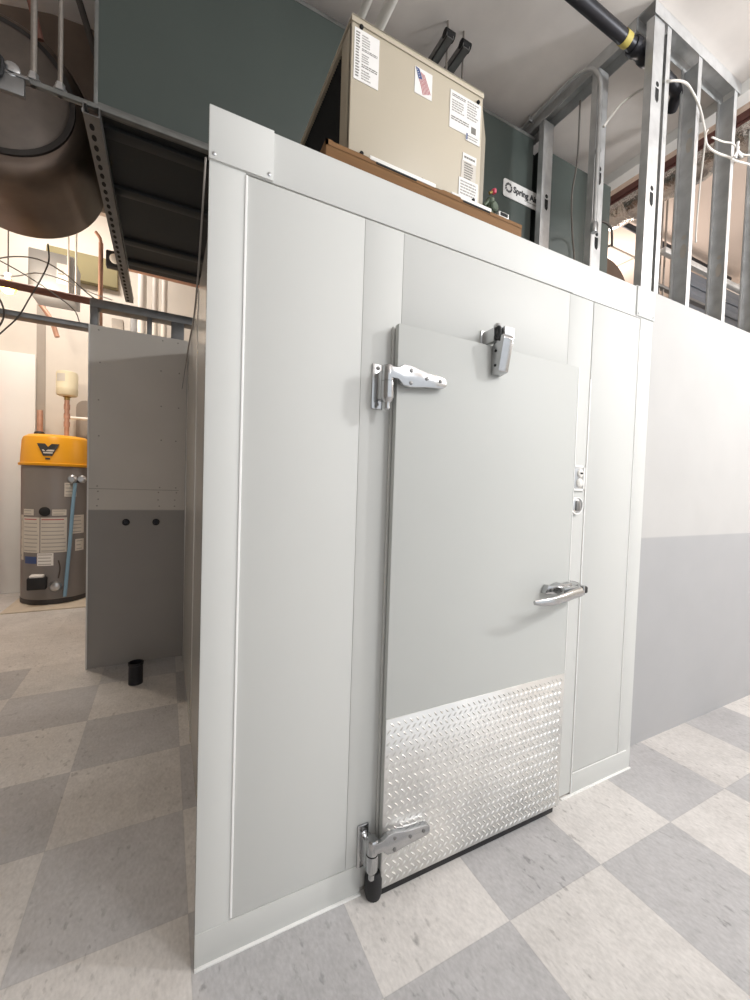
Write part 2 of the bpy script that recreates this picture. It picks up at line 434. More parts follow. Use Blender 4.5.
# tread plate with raised lugs
kp = MB(); KZ1 = 0.646
kp.box(DX0 + 0.001, DX1 - 0.004, DY - 0.003, DY + 0.001, DZ0 + 0.004, KZ1, 0.0008, 1)
pit = 0.0265; row = 0
z = DZ0 + 0.020
while z < KZ1 - 0.010:
    x = DX0 + 0.014 + (pit / 2 if row % 2 else 0)
    k = 0
    while x < DX1 - 0.018:
        a = PI / 4 if (row) % 2 == 0 else -PI / 4
        ca, sa = math.cos(a), math.sin(a)
        def q(u, v, h): return kp.bm.verts.new((x + u * ca - v * sa, DY - 0.003 - h, z + u * sa + v * ca))
        Lh, Wh, hh = 0.0125, 0.0040, 0.0030
        base = [q(Lh, 0, -0.0002), q(Lh * .4, Wh, -0.0002), q(-Lh * .4, Wh, -0.0002), q(-Lh, 0, -0.0002), q(-Lh * .4, -Wh, -0.0002), q(Lh * .4, -Wh, -0.0002)]
        t1, t2 = q(Lh * .55, 0, hh), q(-Lh * .55, 0, hh)
        kp.face([base[0], base[1], t1]); kp.face([base[1], base[2], t2, t1]); kp.face([base[2], base[3], t2])
        kp.face([base[3], base[4], t2]); kp.face([base[4], base[5], t1, t2]); kp.face([base[5], base[0], t1])
        x += pit; k += 1
    z += pit * 0.80; row += 1
kick = kp.build('kick_plate', 'plate', door, smooth=0.9, label='bright diamond tread kick plate')
# hinges: flange on the frame, knuckle, pin and a long strap on the door
def hinge(zc, flip, tag_):
    s = -1 if flip else 1
    h = MB()
    h.box(0.528, 0.572, -0.010, -0.001, zc - 0.078, zc + 0.078, 0.004)                      # flange
    h.box(0.540, 0.578, -0.052, -0.006, zc - 0.050, zc + 0.045, 0.006)                      # knuckle block
    h.lathe((0.562, -0.058, zc), [(0.013, -0.062), (0.020, -0.05), (0.022, -0.045), (0.022, 0.008)], 2, 18)
    h.lathe((0.562, -0.058, zc), [(0.020, 0.010), (0.021, 0.014), (0.021, 0.056), (0.017, 0.062)], 2, 18)
    h.lathe((0.562, -0.058, zc), [(0.006, -0.088), (0.011, -0.082), (0.011, -0.058)], 2, 14)  # pin
    # strap: a curved bar from the knuckle onto the door face
    zc2 = zc + 0.030
    P = [(0.560, 0.026), (0.592, 0.026), (0.612, 0.040), (0.640, 0.040), (0.700, 0.026), (0.775, 0.020), (0.790, 0.010), (0.790, -0.010), (0.775, -0.020),
         (0.700, -0.026), (0.640, -0.034), (0.612, -0.030), (0.592, -0.012), (0.560, -0.012)]
    h.prism([(x, zc2 + zz) for x, zz in P], 1, -0.080, -0.060, 0.003)
    h.prism([(x, zc2 + zz * 0.8) for x, zz in P[2:-2]], 1, -0.062, -0.0505, 0.0)
    for (x, zz) in ((0.640, 0.022), (0.640, -0.020), (0.705, 0.004), (0.762, 0.004)):
        h.use(1).lathe((x, -0.0815, zc2 + zz), [(0.0065, 0.002), (0.0065, -0.0006), (0.003, -0.0022)], 1, 10)
    for zz in (-0.062, 0.062): h.lathe((0.548, -0.011, zc + zz), [(0.007, 0.002), (0.007, -0.001), (0.003, -0.003)], 1, 10)
    return h.build('hinge', ['chrome', 'galv_dull'], door, label=tag_)
hinge(1.808, False, 'upper chrome strap hinge')
hinge(0.178, False, 'lower chrome strap hinge over the kick plate')
# hydraulic closer at the door head
cl = MB()
cl.box(0.998, 1.050, -0.010, -0.001, 2.026, 2.092, 0.003)
cl.box(1.008, 1.036, -0.070, -0.008, 2.032, 2.085, 0.004)
cl.box(1.030, 1.080, -0.106, -0.055, 2.040, 2.084, 0.004)
cl.use(1).tube([(1.020, -0.075, 2.085), (1.018, -0.085, 2.078), (1.020, -0.088, 2.06), (1.012, -0.082, 2.035)], 0.009, 10, 4)
cl.use(0).lathe((1.020, -0.075, 2.082), [(0.013, 0), (0.015, 0.006), (0.012, 0.014)], 2, 12)
cl.build('door_closer_hook', ['zinc', 'black_rubber'], door)
cl = MB()
P = [(-0.052, 1.908), (-0.094, 1.916), (-0.116, 2.036), (-0.110, 2.050), (-0.085, 2.048), (-0.052, 2.018)]
cl.prism(P, 0, 1.016, 1.066, 0.003)
cl.box(1.018, 1.046, -0.054, -0.050, 1.915, 2.01)
for zz in (1.94, 1.995): cl.use(1).lathe((1.0155, -0.075, zz), [(0.005, 0), (0.005, -0.002)], 0, 10)
cl.build('door_closer', ['chrome', 'dark'], door, label='chrome wedge-shaped door closer body')
# latch handle
ha = MB()
ha.prism([(1.345, 1.030), (1.365, 1.066), (1.400, 1.060), (1.440, 1.070), (1.475, 1.062), (1.515, 1.066), (1.515, 1.026), (1.400, 1.022)], 1, -0.078, -0.050, 0.004)
ha.box(1.42, 1.535, -0.112, -0.070, 1.020, 1.056, 0.006)
for (x, zz) in ((1.385, 1.046), (1.455, 1.052)): ha.use(1).lathe((x, -0.0795, zz), [(0.006, 0.002), (0.006, -0.001), (0.003, -0.002)], 1, 10)
ha.use(0)
# pull lever
rs = []
for (x, y, z_, w, hh) in ((1.52, -0.115, 1.034, 0.016, 0.022), (1.46, -0.128, 1.033, 0.013, 0.021), (1.38, -0.146, 1.029, 0.010, 0.020), (1.30, -0.156, 1.024, 0.008, 0.017), (1.23, -0.150, 1.024, 0.008, 0.013), (1.205, -0.146, 1.026, 0.006, 0.009)):
    rs.append([(x, y + w * math.cos(a), z_ + hh * math.sin(a)) for a in [2 * PI * k / 14 for k in range(14)]])
ha.rings(rs)
ha.build('handle', ['chrome', 'galv_dull'], door, label='chrome latch handle with its lever standing off the door')
st = MB()
st.box(1.515, 1.600, -0.055, -0.006, 1.030, 1.050, 0.004)
st.prism([(1.515, -0.104), (1.550, -0.100), (1.585, -0.070), (1.600, -0.030), (1.590, -0.004), (1.555, -0.004), (1.535, -0.060)], 2, 1.018, 1.056, 0.003)
st.use(1).box(1.552, 1.582, -0.110, -0.075, 1.020, 1.052, 0.008)
st.use(0).box(1.545, 1.557, -0.112, -0.07, 1.016, 1.056, 0.003)
st.build('strike', ['chrome', 'black_rubber'], door)

# ------------------------------------------------------------------ refrigeration unit on a board base
base = MB()
base.box(0.352, 1.228, 0.028, 0.74, H, 2.575, 0.003)
base.prism([(0.352, 2.57), (0.352, 2.589), (0.372, 2.590), (0.378, 2.587), (0.50, 2.588), (0.52, 2.582), (0.80, 2.582), (0.82, 2.589), (0.90, 2.589), (0.905, 2.584), (1.19, 2.586), (1.228, 2.586), (1.228, 2.57)], 1, 0.028, 0.036)
base.box(0.352, 0.36, 0.028, 0.74, 2.57, 2.589)
base.use(1)
for (a, b) in ((0.535, 0.70), (0.915, 1.05)): base.box(a, b, 0.0265, 0.029, 2.576, 2.583)
base.build('board_base', ['wood', 'dark'], None, label='brown wooden base board lying on top of the cooler', cat='base board')

UX0, UX1, UY0, UY1, UZ0, UZ1 = 0.440, 1.010, 0.050, 0.680, 2.604, 3.045
unit = thing('refrigeration_unit', ((UX0 + UX1) / 2, (UY0 + UY1) / 2, 2.591), 'beige boxy refrigeration unit with white stickers sitting on top of the cooler', 'refrigeration unit')
h = MB()
h.box(UX0, UX1, UY0, UY0 + 0.02, UZ0, UZ1 - 0.012, 0.002)                          # front
h.box(UX0, UX0 + 0.02, UY0 + 0.01, UY0 + 0.092, UZ0, UZ1 - 0.01, 0.001)             # left front post
h.box(UX0, UX1, UY1 - 0.02, UY1, UZ0, UZ1, 0.002)
h.box(UX0, UX0 + 0.012, UY0 + 0.02, UY1, UZ1 - 0.018, UZ1 - 0.002)                   # left top rail
h.box(UX1 - 0.012, UX1, UY0 + 0.01, UY1, UZ0, UZ1 - 0.01)
h.box(UX0, UX1, UY0 + 0.01, UY1, UZ0 - 0.012, UZ0 + 0.012)
h.build('housing', 'unit', unit)
l = MB(); l.box(UX0 - 0.003, UX1 + 0.002, UY0 - 0.004, UY1 + 0.005, UZ1 - 0.006, UZ1 + 0.002, 0.002)
l.box(UX0 - 0.003, UX1 + 0.002, UY0 - 0.004, UY0 - 0.001, UZ1 - 0.022, UZ1, 0.001)
l.build('lid', 'unit', unit)
c = MB(); c.box(UX0 + 0.016, UX1 - 0.02, UY0 + 0.095, UY1 - 0.03, UZ0 + 0.01, UZ1 - 0.02)
for k in range(40):
    yy = UY0 + 0.10 + k * (UY1 - UY0 - 0.14) / 40
    c.box(UX0 + 0.010, UX0 + 0.018, yy, yy + 0.004, UZ0 + 0.015, UZ1 - 0.02)
c.build('coil', 'coil', unit, label='black coil behind the open side')
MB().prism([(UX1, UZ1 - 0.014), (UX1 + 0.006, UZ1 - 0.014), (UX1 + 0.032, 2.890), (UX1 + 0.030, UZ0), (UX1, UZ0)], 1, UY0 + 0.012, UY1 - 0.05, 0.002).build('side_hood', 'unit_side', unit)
for (x, z_) in ((0.473, 3.018), (0.985, 2.998), (0.487, 2.606), (0.735, 2.606), (0.978, 2.615)):
    MB().lathe((x, UY0 - 0.004, z_), [(0.007, 0.004), (0.007, -0.002), (0.004, -0.004)], 1, 10).build('screw', 'dark', unit)
for (a, b) in ((0.515, 0.79), (0.865, 1.065)):
    MB().box(a, b, UY0 - 0.014, UY0 + 0.06, 2.591, 2.6045, 0.001).build('base_rail', 'white_metal', unit)
def sticker(parent, x0, x1, z0, z1, rows, y=UY0 - 0.0012, name='sticker', base='label', fcol='ink_light', **t):
    b = MB(); b.box(x0, x1, y - 0.0006, y + 0.001, z0, z1)
    for (u0, u1, v0, v1, mi) in rows:
        b.use(mi).box(x0 + (x1 - x0) * u0, x0 + (x1 - x0) * u1, y - 0.0010, y, z0 + (z1 - z0) * v0, z0 + (z1 - z0) * v1)
    return b.build(name, [base, fcol, 'ink_mid', 'red', 'blue', 'label'], parent, **t)
def textrows(u0, u1, v0, v1, n, mi=1, jit=0.3, words=3):
    R = []
    for k in range(n):
        v = v1 - (k + 0.5) * (v1 - v0) / n; hh = (v1 - v0) / n * 0.25
        u = u0; e = u1 - random.random() * jit * (u1 - u0)
        while u < e:
            w = (u1 - u0) * random.uniform(0.08, 0.25)
            R.append((u, min(e, u + w), v - hh, v + hh, mi)); u += w + (u1 - u0) * 0.03
    return R
sticker(unit, 0.449, 0.543, 2.842, 3.010, textrows(.06, .22, .05, .95, 16, 2) + textrows(.3, .62, .68, .93, 5) + textrows(.3, .95, .60, .66, 2, 2, .05) + textrows(.3, .62, .38, .56, 4)
        + textrows(.3, .95, .28, .36, 2, 2, .05) + textrows(.3, .7, .04, .25, 4), label='tall white wiring sticker')
# sticker with a waving flag
fl = MB(); FX0, FX1, FZ0, FZ1 = 0.690, 0.766, 2.905, 2.998
fl.box(FX0, FX1, UY0 - 0.0018, UY0, FZ0, FZ1)
def strip(pts, m, dy):
    vs = [fl.bm.verts.new((FX0 + (FX1 - FX0) * u, UY0 - 0.0022 - dy, FZ0 + (FZ1 - FZ0) * v)) for u, v in pts]
    fl.mi = m; fl.face(vs)
for k in range(6):
    d = k * 0.088
    strip([(0.05 + d, 0.92 - d * 0.2), (0.09 + d, 0.93 - d * 0.2), (0.42 + d, 0.32), (0.52 + d * 0.9, 0.06 + d * .3), (0.47 + d * 0.9, 0.06 + d * .3), (0.37 + d, 0.32)], 3, 0)
strip([(0.02, 0.98), (0.24, 0.95), (0.42, 0.62), (0.20, 0.58)], 4, 0.0004)
for k in range(4): strip([(0.09 + k * .05, 0.90 - k * .07), (0.13 + k * .05, 0.90 - k * .07), (0.13 + k * .05, 0.87 - k * .07), (0.09 + k * .05, 0.87 - k * .07)], 5, 0.0008)
fl.build('sticker', ['label', 'ink_light', 'ink', 'red', 'blue', 'label'], unit, smooth=0, label='small sticker with a waving striped flag')
sticker(unit, 0.850, 1.000, 2.850, 2.990, textrows(.06, .5, .84, .93, 2, 2, .05) + textrows(.06, .5, .45, .78, 5) + textrows(.55, .95, .45, .95, 7) + textrows(.05, .62, .22, .34, 2, 2, .02) + [(.70, .86, .12, .30, 2)] + textrows(.65, .95, .02, .1, 2),
        label='large white rating sticker')
sticker(unit, 0.930, 1.000, 2.832, 2.862, textrows(.12, .88, .2, .8, 2, 1) + [(.03, .12, .1, .9, 4)], y=UY0 - 0.002)
sticker(unit, 0.920, 0.988, 2.752, 2.782, textrows(.1, .9, .25, .75, 1, 2))
sticker(unit, 0.915, 0.987, 2.680, 2.754, textrows(.2, .85, .06, .95, 7, 2), base='label_grey', y=UY0 - 0.0008)
sticker(unit, 0.905, 1.000, 2.612, 2.684, textrows(.08, .92, .1, .9, 5, 1, .1), y=UY0 - 0.0016)
v = MB(); v.cyl((1.045, 0.06, 2.625), (1.075, 0.055, 2.660), 0.008, 10)
v.cyl((1.075, 0.06, 2.591), (1.078, 0.06, 2.66), 0.017, 12); v.lathe((1.085, 0.055, 2.625), [(0.014, -0.02), (0.02, -0.015), (0.02, 0.012), (0.012, 0.02)], 1, 12)
vv = v.build('service_valve', 'green_fit', unit, label='greenish service valve at the unit corner')
MB().cyl((1.062, 0.05, 2.675), (1.082, 0.045, 2.685), 0.006, 8).build('stem', 'brass', vv)
MB().lathe((1.082, 0.045, 2.685), [(0.008, -0.008), (0.010, -0.004), (0.010, 0.006), (0.007, 0.009)], 2, 12).build('cap', 'red_cap', vv, label='red plastic valve cap')
oc = MB(); oc.box(1.105, 1.160, 0.035, 0.09, 2.590, 2.612, 0.003); oc.use(1).box(1.112, 1.152, 0.0335, 0.036, 2.595, 2.608)
oc.build('electrical_box', ['white_metal', 'dark'], None, label='tiny white junction box on the base board beside the beige unit', cat='junction box')

# ------------------------------------------------------------------ air handler overhead
AY = 0.95; AZ0, AZ1 = 3.075, 4.03
ahu = thing('air_handler', (1.2, 1.7, AZ0), 'huge dark green air handling unit hung from the ceiling above the cooler', 'air handler')
a = MB(); a.box(-0.392, 2.245, AY, 2.5, AZ0 + 0.02, AZ1, 0.004); a.build('cabinet', 'ahu', ahu)
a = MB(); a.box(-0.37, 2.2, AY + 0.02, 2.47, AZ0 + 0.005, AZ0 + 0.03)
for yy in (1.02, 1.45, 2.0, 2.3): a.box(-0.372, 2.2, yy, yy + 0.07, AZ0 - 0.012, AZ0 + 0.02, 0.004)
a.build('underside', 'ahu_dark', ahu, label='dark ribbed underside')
a = MB(); a.box(2.245, 2.36, AY + 0.10, 2.4, AZ0 + 0.1, AZ1 - 0.01); a.build('gap_shade', 'ahu_dark', ahu)  # near-black box between the cabinets; the gap's shade is in its colour
a = MB(); a.box(2.36, 3.17, AY + 0.02, 2.3, AZ0 + 0.02, AZ1 - 0.01, 0.006); a.build('cabinet', 'ahu', ahu)
a = MB(); a.box(-0.400, 2.25, AY - 0.004, AY + 0.03, AZ0 + 0.004, AZ0 + 0.035, 0.002); a.box(-0.400, -0.385, AY - 0.005, AY + 0.02, AZ0, AZ1, 0.002)
a.box(-0.400, 2.25, AY - 0.004, AY + 0.02, AZ1 - 0.02, AZ1 + 0.002, 0.002)
a.build('edge_frame', 'ahu_edge', ahu)
# name plate
lp = MB()
def rrect(b, x0, x1, z0, z1, r, y0, y1):
    P = []
    for (cx, cz, a0) in ((x1 - r, z1 - r, 0), (x0 + r, z1 - r, 90), (x0 + r, z0 + r, 180), (x1 - r, z0 + r, 270)):
        for k in range(5):
            t = math.radians(a0 + 22.5 * k); P.append((cx + r * math.cos(t), cz + r * math.sin(t)))
    b.prism(P, 1, y0, y1)
LX0, LX1, LZ0, LZ1 = 1.965, 2.50, 3.522, 3.642
LX1 = 2.243 + 0.19
rrect(lp, LX0, LX1, LZ0, LZ1, 0.018, AY - 0.007, AY - 0.003)
plate_ = lp.build('name_plate', 'label', ahu, label='white maker plate with round emblem and lettering')
e = MB()
n = 28; cx, cz = LX0 + 0.050, LZ0 + 0.066
for k in range(10):
    t0 = 2 * PI * k / 10; 
    q = [(cx + rr * math.cos(t0 + dt), cz + rr * math.sin(t0 + dt)) for rr, dt in ((0.019, 0), (0.033, 0.15), (0.035, 0.62), (0.023, 0.56), (0.019, 0.3))]
    e.prism(q, 1, AY - 0.0088, AY - 0.006)
e.build('emblem', 'ink', plate_, smooth=0)
def text(body, x, z, size, y, m, parent, name, bold=0.0):
    cu = bpy.data.curves.new('lettering', 'FONT'); cu.body = body; cu.size = size; cu.extrude = 0.0006; cu.offset = bold; cu.resolution_u = 3
    t = bpy.data.objects.new('tmp', cu); COL.objects.link(t)
    bpy.context.view_layer.update()
    me = bpy.data.meshes.new_from_object(t.evaluated_get(bpy.context.evaluated_depsgraph_get()))
    bpy.data.objects.remove(t); bpy.data.curves.remove(cu)
    me.transform(Matrix.Translation(Vector((x, y, z)) - WORLD[parent.name]) @ Matrix.Rotation(PI / 2, 4, 'X'))
    me.materials.clear(); me.materials.append(M[m])
    o = bpy.data.objects.new(name, me); COL.objects.link(o); o.parent = parent; WORLD[o.name] = WORLD[parent.name]
    return o
text('Spring Air', LX0 + 0.094, LZ0 + 0.050, 0.058, AY - 0.0082, 'ink', plate_, 'lettering', 0.0022)
sl = MB()
for (u0, u1, v0, v1, mi) in textrows(0.44, 0.80, 0.20, 0.30, 1, 1, 0.02): sl.box(LX0 + (LX1 - LX0) * u0, LX0 + (LX1 - LX0) * u1, AY - 0.0082, AY - 0.006, LZ0 + 0.12 * v0, LZ0 + 0.12 * v1)
sl.build('small_print', 'ink_light', plate_)

# supporting channels and rods
def slotted(name, pts, label, group=None):
    (x, y0, y1, z) = pts
    w, hh, t = 0.030, 0.048, 0.003
    P = [(-w, 0), (-w, hh), (-w + 0.012, hh), (-w + 0.012, hh - 0.008), (-w + t, hh - 0.008), (-w + t, t), (w - t, t), (w - t, hh - 0.008), (w - 0.012, hh - 0.008), (w - 0.012, hh), (w, hh), (w, 0)]
    b = MB(); b.prism([(x + p, z + q) for p, q in P], 1, y0, y1)
    b.use(1)
    k = y0 + 0.07
    while k < y1 - 0.04:
        b.prism([(x - 0.006 + 0.0095 * math.cos(a), k + 0.020 * math.sin(a)) for a in [2 * PI * i / 12 for i in range(12)]], 2, z - 0.0010, z + 0.0004)
        k += 0.065
    b.use(2).lathe((x - w - 0.001, y0 + 0.03, z + 0.03), [(0.009, 0.002), (0.009, -0.004), (0.005, -0.007)], 0, 10)
    return b.build(name, ['galv_dull', 'dark', 'zinc'], None, label=label, cat='strut channel', group=group)
slotted('strut_channel', (-0.400, 0.885, 2.95, 2.998), 'grey slotted strut channel running back under the edge of the green unit')
cr = MB(); cr.box(-1.75, 2.19, 0.920, 0.942, 3.060, 3.080, 0.002)
cr.build('cross_rail', 'ahu_edge', None, label='long grey cross rail in front of the green unit and the brown drum', cat='rail')
for (x, y, z0, lab) in ((-0.603, 0.936, 3.08, 'thicker threaded rod with a nut on the cross rail, in front of the brown drum'), (-0.515, 0.936, 3.08, 'thinner threaded rod hanging beside the corner of the green unit')):
    r_ = MB(); th = 0.011 if x < -0.55 else 0.009
    r_.cyl((x, y, z0 - 0.02), (x, y, CZ), th, 10)
    rod = r_.build('threaded_rod', 'rod', None, label=lab, cat='rod', group='threaded rods holding the cross rail')
    r_ = MB(); r_.lathe((x, y, z0), [(0.024, 0.0), (0.024, 0.014), (0.017, 0.016), (0.017, 0.034)], 2, 6); r_.build('nut', 'zinc', rod)
bk = MB(); bk.box(-0.83, -0.625, 0.90, 0.924, 2.985, 3.055, 0.004); bk.box(-0.83, -0.61, 0.895, 0.924, 3.052, 3.064, 0.002)
bk.use(1).lathe((-0.665, 0.915, 3.075), [(0.020, -0.02), (0.028, -0.015), (0.028, 0.015), (0.02, 0.02)], 1, 14)
bk.use(2).tube([(-0.725, 0.90, 3.04), (-0.71, 0.885, 3.09), (-0.69, 0.885, 3.085), (-0.695, 0.89, 3.03), (-0.72, 0.89, 3.02), (-0.73, 0.90, 3.05)], 0.008, 8, 4)
bk.build('rail_bracket', ['galv_dull', 'zinc', 'black_rubber'], None, label='grey plate bracket with clamp bolted to the cross rail below the thicker rod', cat='bracket')
# brown drum
dc = (-0.895, 0, 3.362)
drum = thing('fan_drum', (dc[0], 1.75, dc[2] - 0.47), 'big round brown metal fan drum hanging beside the green unit', 'fan drum')
MB().lathe(dc, [(0.02, 1.436), (0.24, 1.440), (0.34, 1.450), (0.375, 1.465), (0.398, 1.49), (0.410, 1.53), (0.414, 1.60), (0.420, 2.03), (0.41, 2.035)], 1, 72).build('shell', 'drum', drum)
MB().lathe((-0.87, 0, 3.375), [(0.300, 1.47), (0.300, 1.432), (0.288, 1.424), (0.05, 1.420)], 1, 56).build('motor_cover', 'drum_hub', drum)
MB().prism([(-1.42, 3.30), (-0.412, 3.30), (-0.412, 4.045), (-0.55, 4.05), (-0.70, 4.035), (-0.95, 3.96), (-1.42, 3.80)], 1, 1.68, 2.2, 0.01).build('housing', 'drum_face', drum)
MB().lathe((-0.87, 0, 3.375), [(0.298, 1.47), (0.325, 1.47), (0.325, 1.434), (0.301, 1.430)], 1, 56, False).build('collar', 'joist', drum)
for xx in (-1.15, -0.72): MB().cyl((xx, 1.95, 3.75), (xx, 1.95, CZ), 0.012, 8).build('hanger', 'rod', drum)
# reddish pipes behind the drum head
for (x0, x1, lab) in ((-0.80, -0.68, 'reddish pipe sloping down above the brown drum'), (-0.62, -0.44, 'dark brown pipe sloping down beside the corner of the green unit')):
    MB().tube([(x0, 1.25, 4.15), (x1, 1.38, 3.62)], 0.016, 10).build('ceiling_pipe', 'copper_ins' if x0 < -0.7 else 'dark_cable', None, label=lab, cat='pipe')

# ------------------------------------------------------------------ wall framing above the right-hand wall
def keyhole_y(b, x, y, z):
    b.use(1)
    b.prism([(x + 0.014 * math.cos(a), z + 0.046 + 0.014 * math.sin(a)) for a in [2 * PI * i / 12 for i in range(12)]], 1, y - 0.0008, y + 0.0005)
    b.prism([(x - 0.016, z + 0.024), (x + 0.016, z + 0.024), (x + 0.016, z - 0.034), (x + 0.006, z - 0.052), (x - 0.010, z - 0.044), (x - 0.016, z - 0.026)], 1, y - 0.0008, y + 0.0005)
    b.use(0)
def leg_stud(y, x0, label, holes):
    b = MB(); t = 0.0015
    b.box(x0, x0 + 0.098, y, y + t, 0, 4.09)
    for xx in (x0, x0 + 0.098 - t): b.box(xx, xx + t, y, y + 0.042, 0, 4.09)
    b.box(x0 + t, x0 + 0.010, y + 0.042 - t, y + 0.042, 0, 4.09); b.box(x0 + 0.088, x0 + 0.098, y + 0.042 - t, y + 0.042, 0, 4.09)
    for zz in holes: keyhole_y(b, x0 + 0.055, y, zz)
    return b.build('wall_stud', ['galv', 'dark'], None, smooth=0, label=label, cat='wall stud', group='steel studs of the unfinished wall')
leg_stud(0.86, 2.242, 'galvanised stud next to the maker plate of the green unit', (3.53,))
leg_stud(0.45, 2.238, 'galvanised stud with the bent conduit strapped to its side', (3.05, 3.45))
leg_stud(0.130, 2.246, 'widest galvanised stud, at the outer corner of the framing', (3.135, 3.70))
def wall_stud(xw, label, holes):
    b = MB(); t = 0.0015; y0, y1 = 0.126, 0.222
    b.box(xw - t, xw, y0, y1, 0, 4.09)
    for yy in (y0, y1 - t): b.box(xw - 0.040, xw, yy, yy + t, 0, 4.09)
    b.box(xw - 0.040, xw - 0.0385, y1 - 0.010, y1, 0, 4.09)
    b.use(1)
    for zz in holes:
        b.prism([(0.174 + 0.018 * math.cos(a), zz + 0.045 * math.sin(a)) for a in [2 * PI * i / 14 for i in range(14)]], 0, xw - t - 0.0008, xw + 0.0005)
        b.prism([(0.174 + 0.014 * math.cos(a), zz + 0.085 + 0.014 * math.sin(a)) for a in [2 * PI * i / 14 for i in range(14)]], 0, xw - t - 0.0008, xw + 0.0005)
    return b.build('wall_stud', ['galv', 'label_grey'], None, smooth=0, label=label, cat='wall stud', group='steel studs of the unfinished wall')
wall_stud(2.405, 'narrow galvanised stud standing hard against the corner stud', ())
wall_stud(2.735, 'galvanised stud with a white cable looped over its face', (2.98, 3.62))
wall_stud(3.168, 'galvanised stud whose top meets the white bulkhead', (2.98,))
wall_stud(3.62, 'galvanised stud beyond the bulkhead, outermost of the row', ())
b = MB(); b.box(2.236, 3.2, 0.122, 0.1235, 4.09, 4.158); b.box(2.236, 3.2, 0.222, 0.2235, 4.09, 4.158); b.box(2.236, 3.2, 0.122, 0.2235, 4.157, 4.16)
b.build('ceiling_track', 'galv', None, smooth=0, label='galvanised top track running along above the white wall', cat='ceiling track', group='top tracks of the wall framing')
b = MB(); b.box(2.236, 2.2375, 0.225, 1.14, 4.08, 4.158); b.box(2.346, 2.3475, 0.225, 1.14, 4.08, 4.158); b.box(2.236, 2.3475, 0.225, 1.14, 4.157, 4.16)
b.build('ceiling_track', 'galv', None, smooth=0, label='galvanised top track running back towards the green unit', cat='ceiling track', group='top tracks of the wall framing')
# bent conduit
c = MB(); c.tube([(2.20, 1.05, 4.125), (2.20, 0.9, 4.13), (2.20, 0.66, 4.13), (2.20, 0.56, 4.118), (2.20, 0.47, 4.07), (2.20, 0.415, 3.98), (2.20, 0.40, 3.87), (2.20, 0.40, 3.75), (2.20, 0.40, 3.06)], 0.0135, 12, 5)
cd = c.build('ceiling_conduit', 'galv', None, label='silver conduit bent over from the ceiling and down beside a stud', cat='conduit')
MB().lathe((2.20, 0.40, 3.05), [(0.019, 0.0), (0.021, 0.01), (0.021, 0.05), (0.016, 0.06)], 2, 12).build('connector', 'zinc', cd)
for (p, q) in (((2.20, 0.94, 4.128), (0.05, 0.012, 0.04)), ((2.215, 0.41, 3.55), (0.02, 0.03, 0.03))):
    MB().box(p[0] - q[0] / 2, p[0] + q[0] / 2, p[1] - q[1] / 2, p[1] + q[1] / 2, p[2] - q[2] / 2, p[2] + q[2] / 2, 0.003).build('strap', 'zinc', cd)
def cable(pts, r, m, label, cat='cable', name='hanging_cable', sm=8):
    return MB().tube(pts, r, 8, sm).build(name, m, None, label=label, cat=cat)
cable([(2.10, 0.30, 3.56), (2.237, 0.28, 3.74), (2.38, 0.22, 3.85), (2.39, 0.112, 3.79), (2.52, 0.108, 3.84), (2.60, 0.108, 3.83), (2.70, 0.108, 3.77), (2.765, 0.108, 3.67), (2.80, 0.108, 3.60), (2.915, 0.108, 3.60), (3.06, 0.108, 3.63), (3.165, 0.108, 3.645), (3.37, 0.108, 3.695), (3.6, 0.108, 3.73)], 0.0065, 'white_cable', 'white cable arching across the faces of the corner studs')
cable([(2.76, 0.090, 3.66), (2.735, 0.088, 3.62), (2.725, 0.086, 3.53), (2.70, 0.086, 3.30), (2.69, 0.088, 3.05), (2.70, 0.090, 2.98)], 0.0045, 'white_cable', 'thin white cable hanging straight down the face of a stud')
cable([(2.80, 0.085, 3.63), (2.93, 0.084, 3.655), (3.05, 0.084, 3.69), (3.17, 0.084, 3.675), (3.36, 0.084, 3.735), (3.6, 0.084, 3.76)], 0.005, 'white_cable', 'second white cable running off beside the first beyond the studs')
k = MB()
for j in range(7):
    a = random.uniform(0, 6.28); k.tube([(3.06, 0.065, 3.635), (3.06 + 0.05 * math.cos(a), 0.06 + 0.01 * math.sin(a * 2), 3.635 + 0.05 * math.sin(a))], 0.006, 6)
k.build('hanging_tape', 'label', None, label='white tape knot tying the two white cables', cat='tape')
cable([(2.30, 0.62, 4.05), (2.375, 0.68, 3.75), (2.362, 0.70, 3.50), (2.385, 0.70, 3.25), (2.42, 0.70, 3.05), (2.43, 0.70, 2.6)], 0.006, 'grey_cable', 'grey wire drooping behind the stud with the conduit')
cable([(2.62, 0.72, 3.40), (2.70, 0.70, 3.44), (2.80, 0.70, 3.42), (2.82, 0.70, 3.30)], 0.008, 'dark_cable', 'short dark wire hooked out from the green unit')
# black iron pipe with yellow tape
bp = thing('iron_pipe', (2.0, 0.22, 3.93), 'thick black iron pipe with a yellow band passing under the ceiling', 'pipe')
PY, PZ = 0.215, 3.98
MB().cyl((0.9, PY, PZ), (2.26, PY, PZ), 0.034, 18).build('pipe', 'black_pipe', bp)
MB().cyl((2.105, PY, PZ), (2.150, PY, PZ), 0.0365, 18).build('band', 'yellow_tag', bp, label='yellow band around the pipe')
MB().lathe((0, PY, PZ), [(0.040, 2.19), (0.046, 2.20), (0.046, 2.235), (0.040, 2.245), (0.040, 2.29), (0.046, 2.30), (0.046, 2.34), (0.040, 2.35)], 0, 18).build('coupling', 'black_pipe', bp)
MB().cyl((2.35, PY, PZ), (2.60, PY + .015, PZ), 0.033, 18).build('pipe', 'black_pipe', bp)
MB().tube([(2.60, PY + .015, PZ), (2.70, PY + .03, PZ - .01), (2.76, PY + .09, PZ - .04)], 0.034, 16, 4).build('elbow', 'black_pipe', bp)

